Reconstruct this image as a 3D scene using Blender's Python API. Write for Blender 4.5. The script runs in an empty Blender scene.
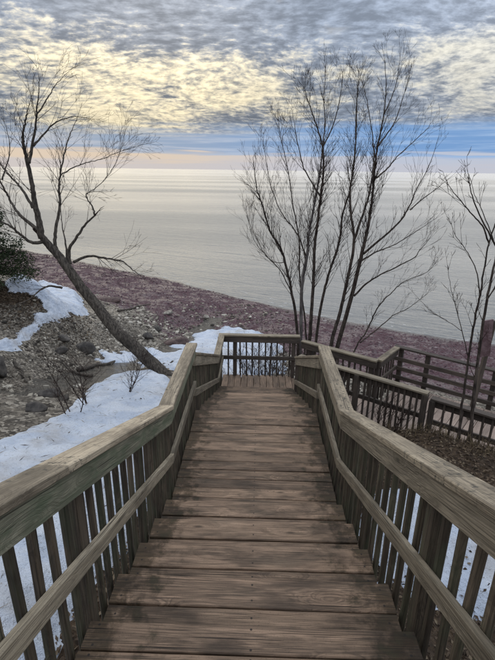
import bpy, bmesh, math, random
import numpy as np
from mathutils import Vector, Matrix

# ------------------------------------------------------------------ camera, sky, sun, exposure
sc = bpy.context.scene
COL = sc.collection
CAMZ = 10.0                       # lake level is z = 0
FPX, CX, CY = 455.0, 247.5, 330.0  # focal length and centre in photograph pixels
RT = Vector((0.99951, 0.0284, 0.01321))
DN = Vector((0.02188, -0.33124, -0.94329))
FW = Vector((-0.02241, 0.94312, -0.3317))
cam_data = bpy.data.cameras.new("camera")
cam = bpy.data.objects.new("camera", cam_data)
COL.objects.link(cam)
cam.matrix_world = Matrix(((RT.x, -DN.x, -FW.x, 0), (RT.y, -DN.y, -FW.y, 0), (RT.z, -DN.z, -FW.z, CAMZ), (0, 0, 0, 1)))
cam_data.sensor_fit = 'VERTICAL'
cam_data.sensor_height = 36.0
cam_data.lens = 36.0 * FPX / 660.0
cam_data.clip_start = 0.02
cam_data.clip_end = 200000.0
sc.camera = cam

SUN_AZ, SUN_EL = math.radians(-13.0), math.radians(13.0)
sun_dir = Vector((math.sin(SUN_AZ) * math.cos(SUN_EL), math.cos(SUN_AZ) * math.cos(SUN_EL), math.sin(SUN_EL)))
sl = bpy.data.lights.new("sun", 'SUN')
sl.energy = 0.68
sl.angle = math.radians(84)
sl.color = (1.0, 0.88, 0.68)
so = bpy.data.objects.new("sun", sl)
COL.objects.link(so)
so.rotation_euler = (-sun_dir).to_track_quat('-Z', 'Y').to_euler()

sc.view_settings.view_transform = 'Standard'
sc.view_settings.look = 'None'
sc.view_settings.exposure = 0.6
sc.view_settings.gamma = 1.0


class NT:
    """small helper that builds node trees"""
    def __init__(s, tree):
        s.t = tree; s.n = tree.nodes; s.l = tree.links

    def node(s, typ, **kw):
        n = s.n.new(typ)
        for k, v in kw.items():
            setattr(n, k, v)
        return n

    def put(s, sock, v):
        if isinstance(v, bpy.types.NodeSocket):
            s.l.new(v, sock)
        elif v is not None:
            sock.default_value = v

    def math(s, op, a, b=None, c=None, clamp=False):
        n = s.node('ShaderNodeMath', operation=op, use_clamp=clamp)
        s.put(n.inputs[0], a)
        if b is not None: s.put(n.inputs[1], b)
        if c is not None: s.put(n.inputs[2], c)
        return n.outputs[0]

    def vmath(s, op, a, b=None):
        n = s.node('ShaderNodeVectorMath', operation=op)
        s.put(n.inputs[0], a)
        if b is not None: s.put(n.inputs[1], b)
        return n.outputs['Value'] if op in ('DOT_PRODUCT', 'LENGTH') else n.outputs[0]

    def scale(s, a, f):
        n = s.node('ShaderNodeVectorMath', operation='SCALE')
        s.put(n.inputs[0], a); s.put(n.inputs['Scale'], f)
        return n.outputs[0]

    def mix(s, f, a, b, blend='MIX'):
        n = s.node('ShaderNodeMix', data_type='RGBA', blend_type=blend)
        s.put(n.inputs[0], f)
        s.put(n.inputs[6], a if isinstance(a, bpy.types.NodeSocket) else (*a, 1.0)[:4])
        s.put(n.inputs[7], b if isinstance(b, bpy.types.NodeSocket) else (*b, 1.0)[:4])
        return n.outputs[2]

    def noise(s, vec, scale, detail=3.0, rough=0.5, dist=0.0, col=False):
        n = s.node('ShaderNodeTexNoise')
        s.put(n.inputs['Vector'], vec)
        n.inputs['Scale'].default_value = scale
        n.inputs['Detail'].default_value = detail
        n.inputs['Roughness'].default_value = rough
        n.inputs['Distortion'].default_value = dist
        return n.outputs['Color' if col else 'Fac']

    def voronoi(s, vec, scale, feature='F1', rnd=1.0):
        n = s.node('ShaderNodeTexVoronoi', feature=feature)
        s.put(n.inputs['Vector'], vec)
        n.inputs['Scale'].default_value = scale
        n.inputs['Randomness'].default_value = rnd
        return n

    def smooth(s, v, lo, hi, a=0.0, b=1.0):
        n = s.node('ShaderNodeMapRange', interpolation_type='SMOOTHSTEP')
        s.put(n.inputs[0], v)
        n.inputs[1].default_value = lo; n.inputs[2].default_value = hi
        n.inputs[3].default_value = a; n.inputs[4].default_value = b
        return n.outputs[0]

    def ramp(s, v, stops):
        n = s.node('ShaderNodeValToRGB')
        s.put(n.inputs[0], v)
        e = n.color_ramp.elements
        while len(e) > 1: e.remove(e[-1])
        e[0].position = stops[0][0]; e[0].color = (*stops[0][1], 1)
        for p, c in stops[1:]:
            k = e.new(p); k.color = (*c, 1)
        return n.outputs[0]

    def xyz(s, v):
        n = s.node('ShaderNodeSeparateXYZ'); s.put(n.inputs[0], v); return n.outputs

    def comb(s, x, y, z):
        n = s.node('ShaderNodeCombineXYZ')
        for i, v in enumerate((x, y, z)): s.put(n.inputs[i], v)
        return n.outputs[0]


def build_world():
    w = bpy.data.worlds.new("World")
    sc.world = w
    w.use_nodes = True
    w.node_tree.nodes.clear()
    N = NT(w.node_tree)
    out = N.node('ShaderNodeOutputWorld')
    bg = N.node('ShaderNodeBackground')
    N.l.new(bg.outputs[0], out.inputs[0])
    STR = 0.1
    bg.inputs[1].default_value = STR
    sky = N.node('ShaderNodeTexSky', sky_type='NISHITA')
    sky.sun_disc = False
    sky.sun_elevation = SUN_EL
    sky.sun_rotation = SUN_AZ
    sky.altitude = 180
    sky.air_density = 1.0; sky.dust_density = 1.5; sky.ozone_density = 1.5
    tc = N.node('ShaderNodeTexCoord')
    D = N.vmath('NORMALIZE', tc.outputs['Generated'])
    x, y, z = N.xyz(D)
    zp = N.math('MAXIMUM', z, 0.0)
    inv = N.math('DIVIDE', 1.0, N.math('ADD', zp, 0.22))
    P = N.comb(N.math('MULTIPLY', x, inv), N.math('MULTIPLY', y, inv), 0.0)     # position on the cloud deck
    warp = N.noise(P, 1.3, 2, 0.5, col=True)
    Pw = N.vmath('ADD', P, N.scale(N.vmath('SUBTRACT', warp, (0.5, 0.5, 0.5)), 0.2))
    big = N.noise(N.vmath('ADD', Pw, (2.2, 17.5, 0)), 1.0, 3, 0.5)              # banks of cloud
    mid = N.noise(N.vmath('ADD', Pw, (1.3, 0.2, 0)), 4.4, 4, 0.55, 0.0)
    cell = N.noise(N.vmath('ADD', N.vmath('MULTIPLY', Pw, (1.0, 1.35, 1.0)), (9.3, 4.2, 0)), 15.0, 5, 0.6, 0.0)   # mackerel cells
    fleck = N.noise(N.vmath('ADD', Pw, (2.7, 8.2, 0)), 36.0, 4, 0.6, 0.0)
    dens = N.math('ADD', N.math('ADD', N.math('MULTIPLY', big, 0.36), N.math('MULTIPLY', mid, 0.26)), N.math('ADD', N.math('MULTIPLY', cell, 0.26), N.math('MULTIPLY', fleck, 0.12)))
    # the deck thickens overhead
    dens = N.math('ADD', dens, N.smooth(z, 0.17, 0.30, 0.0, 0.07))
    thick = N.smooth(dens, 0.425, 0.575)
    # veil lit by the low sun
    ds = N.vmath('DOT_PRODUCT', D, tuple(sun_dir))
    ang = N.math('ARCCOSINE', N.math('MINIMUM', ds, 0.99999))
    near = N.smooth(ang, 0.0, 0.46, 1.0, 0.0)
    wide = N.smooth(ang, 0.2, 1.5, 1.0, 0.0)
    veil = N.mix(wide, (0.50, 0.49, 0.47), (0.60, 0.56, 0.45))
    veil = N.mix(near, veil, (0.96, 0.83, 0.56))
    dark = N.mix(wide, (0.29, 0.31, 0.35), (0.165, 0.20, 0.26))
    dark = N.mix(N.math('MULTIPLY', near, 0.4), dark, (0.34, 0.33, 0.32))
    eastc = N.smooth(x, -0.05, 0.45)
    dark = N.mix(N.math('MULTIPLY', eastc, 0.6), dark, (0.26, 0.30, 0.37))       # thinner cloud away from the sun
    veil = N.mix(N.math('MULTIPLY', eastc, 0.5), veil, (0.56, 0.57, 0.55))
    body = N.math('ADD', N.math('MULTIPLY', cell, 0.6), N.math('MULTIPLY', mid, 0.4))
    dark = N.scale(dark, N.smooth(body, 0.34, 0.64, 1.55, 0.72))                # lumps inside the grey cloud
    veil = N.scale(veil, N.smooth(N.math('ADD', N.math('MULTIPLY', fleck, 0.5), N.math('MULTIPLY', cell, 0.5)), 0.35, 0.62, 1.1, 0.80))
    cloud = N.mix(thick, veil, dark)
    # gaps of clear sky
    gap = N.math('MULTIPLY', N.smooth(N.noise(N.vmath('ADD', Pw, (21.0, 2.0, 0)), 1.6, 4, 0.6), 0.60, 0.70), N.smooth(z, 0.10, 0.2))
    skyc = N.scale(sky.outputs[0], STR)
    cloud = N.mix(N.math('MULTIPLY', gap, 0.28), cloud, skyc)
    # an overcast deck is brighter towards the zenith
    cloud = N.scale(cloud, N.math('MULTIPLY_ADD', zp, 2.3, 0.52))
    # distant bank lying along the horizon: blue grey, with a warm strip under it
    streak = N.noise(N.comb(N.math('MULTIPLY', x, 5.0), N.math('MULTIPLY', y, 5.0), N.math('MULTIPLY', z, 110.0)), 1.0, 4, 0.55, 0.2)
    zz = N.math('ADD', z, N.math('MULTIPLY', N.math('SUBTRACT', streak, 0.5), 0.05))
    east = N.smooth(x, -0.32, 0.30)
    zz2 = N.math('SUBTRACT', zz, N.math('MULTIPLY', east, 0.022))
    bank = N.mix(east, (0.23, 0.28, 0.36), (0.13, 0.235, 0.42))
    bank = N.mix(N.smooth(streak, 0.42, 0.66, 0.0, 0.55), bank, N.mix(east, (0.42, 0.42, 0.44), (0.30, 0.40, 0.55)))
    strip = N.mix(east, (0.50, 0.41, 0.32), (0.34, 0.37, 0.44))
    low = N.mix(N.smooth(zz, 0.026, 0.037), strip, bank)
    low = N.mix(N.smooth(zz, 0.008, 0.022), N.mix(east, (0.42, 0.385, 0.37), (0.36, 0.37, 0.42)), low)
    col = N.mix(N.smooth(zz2, 0.052, 0.088), low, cloud)
    col = N.mix(N.smooth(z, -0.02, 0.0), (0.2, 0.21, 0.22), col)
    N.l.new(N.scale(col, 1.0 / STR), bg.inputs[0])


build_world()

# ------------------------------------------------------------------ small numeric helpers
rnd = random.Random(7)


def ray(px, py):
    return RT * ((px - CX) / FPX) + DN * ((py - CY) / FPX) + FW


def at(px, py, y):
    """world point seen at photograph pixel (px, py) when it stands y metres ahead"""
    r = ray(px, py)
    p = r * (y / r.y)
    return Vector((p.x, p.y, p.z + CAMZ))


def smoothstep(a, b, v):
    t = np.clip((np.asarray(v, float) - a) / (b - a), 0, 1)
    return t * t * (3 - 2 * t)


def _hash(ix, iy, seed):
    h = (ix.astype(np.int64) * 374761393 + iy.astype(np.int64) * 668265263 + seed * 1442695041) & 0xFFFFFFFF
    h = ((h ^ (h >> 13)) * 1274126177) & 0xFFFFFFFF
    return ((h ^ (h >> 16)) & 0xFFFF) / 65535.0


def vnoise(x, y, seed=0):
    x = np.asarray(x, float); y = np.asarray(y, float)
    ix = np.floor(x); iy = np.floor(y)
    fx = x - ix; fy = y - iy
    fx = fx * fx * (3 - 2 * fx); fy = fy * fy * (3 - 2 * fy)
    a = _hash(ix, iy, seed); b = _hash(ix + 1, iy, seed); c = _hash(ix, iy + 1, seed); d = _hash(ix + 1, iy + 1, seed)
    return (a * (1 - fx) + b * fx) * (1 - fy) + (c * (1 - fx) + d * fx) * fy


def fbm(x, y, seed=0, octv=4):
    v = 0; a = 0.5; s = 0
    for k in range(octv):
        v = v + a * vnoise(np.asarray(x) * 2 ** k, np.asarray(y) * 2 ** k, seed + k); s += a; a *= 0.5
    return v / s - 0.5


SHORE = np.array([(-160, 120), (-60, 76), (-28.6, 55.9), (-23.3, 52.4), (-13.2, 45.5), (-5.2, 39.5), (-0.7, 35.8), (3.5, 32.0), (9.3, 28.6), (14.5, 26.6), (40, 20), (160, 0)], float)


def poly_dist(x, y, pts, closed=False):
    x = np.asarray(x, float); y = np.asarray(y, float)
    best = np.full(x.shape, 1e9)
    n = len(pts)
    for i in range(n if closed else n - 1):
        ax, ay = pts[i]; bx, by = pts[(i + 1) % n]
        dx, dy = bx - ax, by - ay
        t = np.clip(((x - ax) * dx + (y - ay) * dy) / (dx * dx + dy * dy + 1e-12), 0, 1)
        best = np.minimum(best, np.hypot(x - ax - t * dx, y - ay - t * dy))
    return best


def inside(x, y, pts):
    x = np.asarray(x, float); y = np.asarray(y, float)
    c = np.zeros(x.shape, bool)
    n = len(pts)
    for i in range(n):
        ax, ay = pts[i]; bx, by = pts[(i + 1) % n]
        cond = ((ay > y) != (by > y)) & (x < (bx - ax) * (y - ay) / (by - ay + 1e-12) + ax)
        c ^= cond
    return c


def shore_s(x, y):
    d = poly_dist(x, y, SHORE)
    yl = np.interp(x, SHORE[:, 0], SHORE[:, 1])
    return np.where(np.asarray(y) < yl, d, -d)


GULLY = np.array([(-16, 7.5), (-10, 8.8), (-6.6, 11.0), (-6.0, 15.5), (-5.3, 20.5), (-3.2, 26.0), (-2.0, 31)], float)


def ground_z(x, y):
    x = np.asarray(x, float); y = np.asarray(y, float)
    s = shore_s(x, y)
    s = s + fbm(x * 0.16, y * 0.16, 91, 3) * 2.6 * smoothstep(12, 3, np.abs(s))
    z = np.interp(s, [-60, -8, 0, 3, 9, 15, 21.6, 25, 30, 45, 90], [-9, -1.0, 0.0, 0.55, 1.1, 2.65, 4.75, 5.75, 7.2, 9.8, 13])
    g = poly_dist(x, y, GULLY)
    z = z - 0.95 * smoothstep(3.6, 0.4, g) * smoothstep(3, 12, s)
    z = z - 0.25 * smoothstep(-1.5, -5, x) * smoothstep(10, 20, s)
    z = z + 1.5 * np.exp(-(((x + 10.6) / 2.4) ** 2 + ((y - 18.4) / 2.4) ** 2))
    z = z + 0.42 * smoothstep(1.5, 3.0, x) * smoothstep(17, 20.5, s) * smoothstep(26, 23, s)
    nn = 0.6 * x + 0.8 * y
    z = z + 0.40 * smoothstep(7.5, 6.9, nn) * smoothstep(1.0, 2.2, x) * smoothstep(3.2, 5.2, y)
    land = smoothstep(-1, 3, s)
    z = z + land * (fbm(x * 0.35, y * 0.35, 3) * 0.5 + fbm(x * 1.7, y * 1.7, 11) * 0.16)
    return z


def gz(x, y):
    return float(ground_z(np.array([x]), np.array([y]))[0])


def hit(px, py):
    """where the line of sight through a photograph pixel meets the ground"""
    r = ray(px, py)
    ys = np.linspace(0.6, 60, 4000)
    X = r.x / r.y * ys; Z = CAMZ + r.z / r.y * ys
    below = Z < ground_z(X, ys)
    i = int(np.argmax(below)) if below.any() else len(ys) - 1
    return Vector((X[i], ys[i], Z[i]))


# ------------------------------------------------------------------ materials
def new_mat(name):
    m = bpy.data.materials.new(name)
    m.use_nodes = True
    m.node_tree.nodes.clear()
    N = NT(m.node_tree)
    o = N.node('ShaderNodeOutputMaterial')
    b = N.node('ShaderNodeBsdfPrincipled')
    N.l.new(b.outputs[0], o.inputs[0])
    return m, N, b


def bump(N, b, h, strength=0.5, dist=0.01):
    n = N.node('ShaderNodeBump')
    n.inputs['Strength'].default_value = strength
    n.inputs['Distance'].default_value = dist
    N.put(n.inputs['Height'], h)
    N.l.new(n.outputs[0], b.inputs['Normal'])


def wood(name, light, mid, dark, moss=0.0, lichen=0.0, green=0.0, wear=0.5):
    m, N, b = new_mat(name)
    tc = N.node('ShaderNodeTexCoord')
    oi = N.node('ShaderNodeObjectInfo')
    P0 = tc.outputs['Object']
    off = N.scale(N.comb(oi.outputs['Random'], N.math('MULTIPLY', oi.outputs['Random'], 7.3), N.math('MULTIPLY', oi.outputs['Random'], 3.1)), 173.0)
    P = N.vmath('ADD', P0, off)
    # knots bend the grain
    Pk = N.vmath('MULTIPLY', P, (1.9, 6.0, 2.0))
    vk = N.voronoi(Pk, 1.0)
    knot = N.smooth(vk.outputs['Distance'], 0.02, 0.11, 1.0, 0.0)
    bend = N.smooth(vk.outputs['Distance'], 0.0, 0.5, 1.0, 0.0)
    Pg = N.vmath('MULTIPLY', P, (1.1, 16.0, 16.0))
    Pg = N.vmath('ADD', Pg, N.scale(N.comb(0.0, 1.0, 0.6), N.math('MULTIPLY', bend, 2.2)))
    g1 = N.noise(Pg, 1.0, 4, 0.55, 0.6)
    rings = N.math('FRACT', N.math('MULTIPLY', g1, 7.0))
    rings = N.smooth(N.math('ABSOLUTE', N.math('SUBTRACT', rings, 0.5)), 0.05, 0.5)
    Pf = N.vmath('MULTIPLY', P, (3.0, 190.0, 190.0))
    fine = N.noise(Pf, 1.0, 3, 0.6)
    blot = N.noise(N.vmath('MULTIPLY', P, (2.2, 6.0, 6.0)), 1.0, 4, 0.6)
    c = N.mix(N.smooth(g1, 0.3, 0.7), mid, light)
    own = N.math('FRACT', N.math('MULTIPLY', oi.outputs['Random'], 53.7))
    c = N.mix(N.math('MULTIPLY', rings, N.math('MULTIPLY_ADD', own, 0.42, 0.14)), c, dark)
    c = N.mix(N.smooth(fine, 0.46, 0.66, 0.0, 0.75), c, dark)
    crack = N.smooth(N.noise(N.vmath('MULTIPLY', P, (1.3, 85.0, 85.0)), 1.0, 2, 0.5, 0.2), 0.66, 0.71)
    spk = N.noise(P, 140.0, 3, 0.7)
    c = N.mix(N.smooth(spk, 0.56, 0.72, 0.0, 0.5), c, tuple(v * 0.6 for v in dark))
    c = N.mix(N.math('MULTIPLY', crack, 0.85), c, tuple(v * 0.3 for v in dark))
    c = N.mix(N.smooth(blot, 0.42, 0.7, 0.0, wear), c, dark)
    c = N.mix(N.math('MULTIPLY', knot, 0.75), c, tuple(v * 0.55 for v in dark))
    # each board weathers by its own amount
    val = N.math('ADD', 0.68, N.math('MULTIPLY', oi.outputs['Random'], 0.56))
    c = N.scale(c, val)
    r2 = N.math('FRACT', N.math('MULTIPLY', oi.outputs['Random'], 17.3))
    c = N.mix(N.math('MULTIPLY', r2, 0.4), c, N.mix(1.0, c, (0.97, 0.99, 0.96), 'MULTIPLY'))
    if green > 0:
        gn = N.smooth(N.noise(N.vmath('MULTIPLY', P, (3.5, 14.0, 14.0)), 1.0, 4, 0.6), 0.42, 0.66, 0.0, green)
        c = N.mix(gn, c, (0.075, 0.11, 0.06))
    if lichen > 0:
        ln = N.smooth(N.noise(P, 34.0, 4, 0.7), 0.52, 0.64, 0.0, lichen)
        ln = N.math('MULTIPLY', ln, N.smooth(N.noise(P, 3.0, 2, 0.5), 0.4, 0.62))
        c = N.mix(ln, c, (0.035, 0.035, 0.03))
    if moss > 0:
        xs = N.xyz(P0)[0]
        edge = N.math('ABSOLUTE', xs)
        nz = N.noise(P, 9.0, 5, 0.65)
        e = N.math('ADD', edge, N.math('MULTIPLY', N.math('SUBTRACT', nz, 0.5), 1.0))
        msk = N.smooth(e, 0.49, 0.74, 0.0, moss)
        mossy = N.mix(1.0, c, (0.24, 0.23, 0.18), 'MULTIPLY')
        c = N.mix(msk, c, N.mix(N.smooth(nz, 0.5, 0.75, 0.0, 0.7), mossy, (0.03, 0.03, 0.014)))
        # screw heads where the board crosses the stringers
        ys_ = N.math('ABSOLUTE', N.math('SUBTRACT', N.math('ABSOLUTE', N.xyz(P0)[1]), 0.05))
        xs_ = N.math('MINIMUM', N.math('ABSOLUTE', N.math('SUBTRACT', edge, 0.735)), edge)
        sd_ = N.math('SQRT', N.math('ADD', N.math('MULTIPLY', xs_, xs_), N.math('MULTIPLY', ys_, ys_)))
        c = N.mix(N.smooth(sd_, 0.0045, 0.0075, 0.9, 0.0), c, (0.012, 0.01, 0.009))
        # dark stain in patches over the middle of the boards
        st = N.smooth(N.noise(N.vmath('MULTIPLY', P, (1.6, 5, 5)), 1.0, 3, 0.6), 0.52, 0.75, 0.0, 0.5)
        c = N.mix(st, c, (0.05, 0.042, 0.03))
    N.put(b.inputs['Base Color'], c)
    b.inputs['Roughness'].default_value = 0.7
    b.inputs['Specular IOR Level'].default_value = 0.33
    h = N.math('ADD', N.math('MULTIPLY', rings, -0.5), N.math('MULTIPLY', fine, -0.8))
    h = N.math('ADD', N.math('ADD', h, N.math('MULTIPLY', knot, 0.5)), N.math('MULTIPLY', crack, -2.0))
    bump(N, b, h, 0.55, 0.004)
    return m


M_CAP = wood('weathered_cap_wood', (0.47, 0.39, 0.28), (0.355, 0.29, 0.205), (0.10, 0.08, 0.056), lichen=0.85, wear=0.75)
M_RAIL = wood('weathered_rail_wood', (0.38, 0.32, 0.235), (0.27, 0.225, 0.16), (0.075, 0.062, 0.045), wear=0.5)
M_MOSSY = wood('algae_rail_wood', (0.33, 0.31, 0.225), (0.22, 0.215, 0.15), (0.08, 0.08, 0.056), green=0.6, wear=0.5)
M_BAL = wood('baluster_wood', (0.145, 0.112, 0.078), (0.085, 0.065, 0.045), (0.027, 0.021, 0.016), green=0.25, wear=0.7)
M_TREAD = wood('tread_wood', (0.345, 0.234, 0.158), (0.22, 0.147, 0.098), (0.042, 0.029, 0.02), moss=0.92, wear=0.75)
M_DECK = wood('landing_wood', (0.33, 0.23, 0.16), (0.225, 0.155, 0.11), (0.06, 0.042, 0.032), moss=0.9, wear=0.5)
M_LOW = wood('lower_deck_wood', (0.40, 0.31, 0.255), (0.31, 0.235, 0.19), (0.16, 0.12, 0.10), wear=0.4)
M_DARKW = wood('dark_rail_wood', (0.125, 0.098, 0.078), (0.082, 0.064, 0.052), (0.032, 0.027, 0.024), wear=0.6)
M_STRING = wood('stringer_wood', (0.16, 0.12, 0.09), (0.10, 0.077, 0.058), (0.04, 0.032, 0.026), green=0.3, wear=0.7)


def mat_terrain():
    m, N, b = new_mat('shore_ground')
    tc = N.node('ShaderNodeTexCoord')
    P = tc.outputs['Object']
    def att(n):
        a = N.node('ShaderNodeAttribute', attribute_name=n); return a.outputs['Fac']
    beach, gravel = att('beach'), att('gravel')
    # beach of small red and grey stones
    v1 = N.voronoi(P, 9.0); v2 = N.voronoi(P, 3.4)
    c1 = N.ramp(N.xyz(v1.outputs['Color'])[0], [(0.0, (0.036, 0.019, 0.024)), (0.35, (0.092, 0.040, 0.050)), (0.6, (0.12, 0.062, 0.073)), (0.82, (0.105, 0.082, 0.09)), (1.0, (0.22, 0.18, 0.18))])
    c2 = N.ramp(N.xyz(v2.outputs['Color'])[1], [(0.0, (0.05, 0.027, 0.033)), (0.5, (0.105, 0.055, 0.064)), (1.0, (0.14, 0.10, 0.105))])
    cb = N.mix(0.35, c1, c2)
    cb = N.mix(N.smooth(N.noise(P, 0.5, 4, 0.6), 0.4, 0.65, 0.0, 0.5), cb, (0.085, 0.044, 0.053))
    # creek bed: grey brown gravel and silt
    v3 = N.voronoi(N.vmath('ADD', P, N.scale(N.noise(P, 6.0, 3, 0.6, col=True), 0.12)), 17.0)
    cg = N.ramp(N.xyz(v3.outputs['Color'])[0], [(0.0, (0.035, 0.03, 0.025)), (0.4, (0.125, 0.107, 0.085)), (0.75, (0.25, 0.22, 0.175)), (1.0, (0.50, 0.45, 0.37))])
    cg = N.mix(N.smooth(N.noise(P, 1.3, 5, 0.6), 0.46, 0.64, 0.0, 0.55), cg, (0.06, 0.051, 0.041))
    # leaf mould
    n1 = N.noise(P, 14.0, 6, 0.7); n2 = N.noise(P, 1.1, 4, 0.6)
    cl = N.ramp(n1, [(0.3, (0.018, 0.013, 0.009)), (0.5, (0.066, 0.043, 0.026)), (0.68, (0.13, 0.088, 0.052)), (0.8, (0.20, 0.15, 0.09))])
    cl = N.mix(N.smooth(n2, 0.45, 0.65, 0.0, 0.6), cl, (0.045, 0.032, 0.02))
    nb = N.math('MULTIPLY', N.math('SUBTRACT', N.noise(P, 2.2, 4, 0.65), 0.5), 0.9)
    c = N.mix(N.smooth(N.math('ADD', gravel, nb), 0.35, 0.65), cl, cg)
    c = N.mix(N.smooth(N.math('ADD', beach, N.math('MULTIPLY', nb, 0.35)), 0.35, 0.65), c, cb)
    wet = N.smooth(N.xyz(P)[2], 0.06, 0.30, 1.0, 0.0)
    c = N.mix(wet, c, N.mix(0.6, c, (0.02, 0.014, 0.015)))
    N.put(b.inputs['Base Color'], c)
    damp = N.math('MULTIPLY', N.smooth(N.noise(P, 0.9, 4, 0.6), 0.44, 0.56), N.smooth(gravel, 0.5, 0.9))
    N.put(b.inputs['Roughness'], N.math('SUBTRACT', N.math('SUBTRACT', 0.9, N.math('MULTIPLY', wet, 0.5)), N.math('MULTIPLY', damp, 0.55)))
    b.inputs['Specular IOR Level'].default_value = 0.3
    h = N.math('ADD', N.math('MULTIPLY', v1.outputs['Distance'], -0.6), N.math('MULTIPLY', v2.outputs['Distance'], -0.8))
    h = N.math('ADD', h, N.math('MULTIPLY', n1, 0.8))
    bump(N, b, h, 0.9, 0.10)
    return m


def mat_snow():
    m, N, b = new_mat('old_snow')
    tc = N.node('ShaderNodeTexCoord'); P = tc.outputs['Object']
    n = N.noise(P, 2.3, 5, 0.6); d = N.noise(P, 34.0, 4, 0.7)
    c = N.mix(N.smooth(n, 0.35, 0.65), (0.48, 0.545, 0.65), (0.62, 0.67, 0.745))
    c = N.mix(N.smooth(d, 0.585, 0.68, 0.0, 0.75), c, (0.13, 0.105, 0.08))
    c = N.mix(N.smooth(N.noise(P, 0.9, 3, 0.6), 0.50, 0.70, 0.0, 0.6), c, (0.36, 0.34, 0.32))
    N.put(b.inputs['Base Color'], c)
    b.inputs['Roughness'].default_value = 0.6
    b.inputs['Specular IOR Level'].default_value = 0.35
    bump(N, b, N.math('ADD', N.noise(P, 5.0, 6, 0.7), N.math('ADD', N.math('MULTIPLY', d, 0.25), N.math('MULTIPLY', N.voronoi(P, 7.0).outputs['Distance'], 0.5))), 0.9, 0.11)
    return m


def mat_water(name, creek=False):
    m, N, b = new_mat(name)
    tc = N.node('ShaderNodeTexCoord'); P = tc.outputs['Object']
    b.inputs['Base Color'].default_value = (0.10, 0.11, 0.115, 1) if not creek else (0.04, 0.036, 0.03, 1)
    b.inputs['IOR'].default_value = 1.45
    if creek:
        b.inputs['Roughness'].default_value = 0.12
        bump(N, b, N.noise(P, 5.5, 5, 0.65, 0.5), 0.9, 0.12)
        return m
    # waves run along the shore; small ripples on a low swell
    ca, sa = math.cos(math.radians(-22)), math.sin(math.radians(-22))
    X, Y, Z = N.xyz(P)
    u = N.math('ADD', N.math('MULTIPLY', X, ca), N.math('MULTIPLY', Y, sa))
    v = N.math('SUBTRACT', N.math('MULTIPLY', Y, ca), N.math('MULTIPLY', X, sa))
    w1 = N.noise(N.comb(N.math('MULTIPLY', u, 0.10), N.math('MULTIPLY', v, 0.55), 0.0), 1.0, 3, 0.5, 0.3)
    w2 = N.noise(N.comb(N.math('MULTIPLY', u, 0.7), N.math('MULTIPLY', v, 2.6), 3.0), 1.0, 3, 0.55, 0.4)
    calm = N.noise(N.comb(N.math('MULTIPLY', X, 0.004), N.math('MULTIPLY', Y, 0.016), 1.0), 1.0, 4, 0.55)
    h = N.math('ADD', N.math('MULTIPLY', w1, 0.34), N.math('MULTIPLY', w2, N.smooth(calm, 0.38, 0.62, 0.12, 0.34)))
    h = N.math('MULTIPLY', h, N.smooth(Y, 35.0, 700.0, 1.0, 0.3))          # calmer far out
    N.put(b.inputs['Roughness'], N.math('MULTIPLY', N.smooth(calm, 0.35, 0.65, 0.20, 0.32), N.smooth(Y, 60.0, 1200.0, 1.0, 0.7)))
    n = N.node('ShaderNodeBump')
    n.inputs['Strength'].default_value = 1.0
    n.inputs['Distance'].default_value = 0.55
    N.put(n.inputs['Height'], h)
    N.l.new(n.outputs[0], b.inputs['Normal'])
    return m


def mat_bark(name, a, c_, scale=22.0):
    m, N, b = new_mat(name)
    tc = N.node('ShaderNodeTexCoord'); P = tc.outputs['Object']
    n = N.noise(N.vmath('MULTIPLY', P, (1, 1, 0.3)), scale, 5, 0.65, 0.4)
    k = N.noise(P, 2.0, 3, 0.5)
    c = N.mix(N.smooth(n, 0.36, 0.66), a, c_)
    c = N.mix(N.smooth(k, 0.45, 0.7, 0.0, 0.5), c, tuple(v * 0.6 for v in a))
    N.put(b.inputs['Base Color'], c)
    b.inputs['Roughness'].default_value = 0.9
    b.inputs['Specular IOR Level'].default_value = 0.2
    bump(N, b, n, 0.8, 0.03)
    return m


def mat_rock(name, a, c_):
    m, N, b = new_mat(name)
    tc = N.node('ShaderNodeTexCoord'); P = tc.outputs['Object']
    n = N.noise(P, 5.0, 6, 0.65)
    N.put(b.inputs['Base Color'], N.mix(N.smooth(n, 0.35, 0.68), a, c_))
    b.inputs['Roughness'].default_value = 0.75
    bump(N, b, N.math('ADD', n, N.math('MULTIPLY', N.noise(P, 24.0, 4, 0.6), 0.3)), 0.8, 0.06)
    return m


def mat_plain_varied(name, stops, scale=3.0, rough=0.9):
    m, N, b = new_mat(name)
    tc = N.node('ShaderNodeTexCoord'); P = tc.outputs['Object']
    w = N.node('ShaderNodeTexWhiteNoise', noise_dimensions='3D')
    g = N.node('ShaderNodeNewGeometry')
    N.put(w.inputs[0], N.comb(g.outputs['Random Per Island'], 0.3, 0.7))
    N.put(b.inputs['Base Color'], N.ramp(w.outputs['Value'], stops))
    b.inputs['Roughness'].default_value = rough
    b.inputs['Specular IOR Level'].default_value = 0.25
    bump(N, b, N.noise(P, 30.0, 3, 0.6), 0.3, 0.01)
    return m


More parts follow.
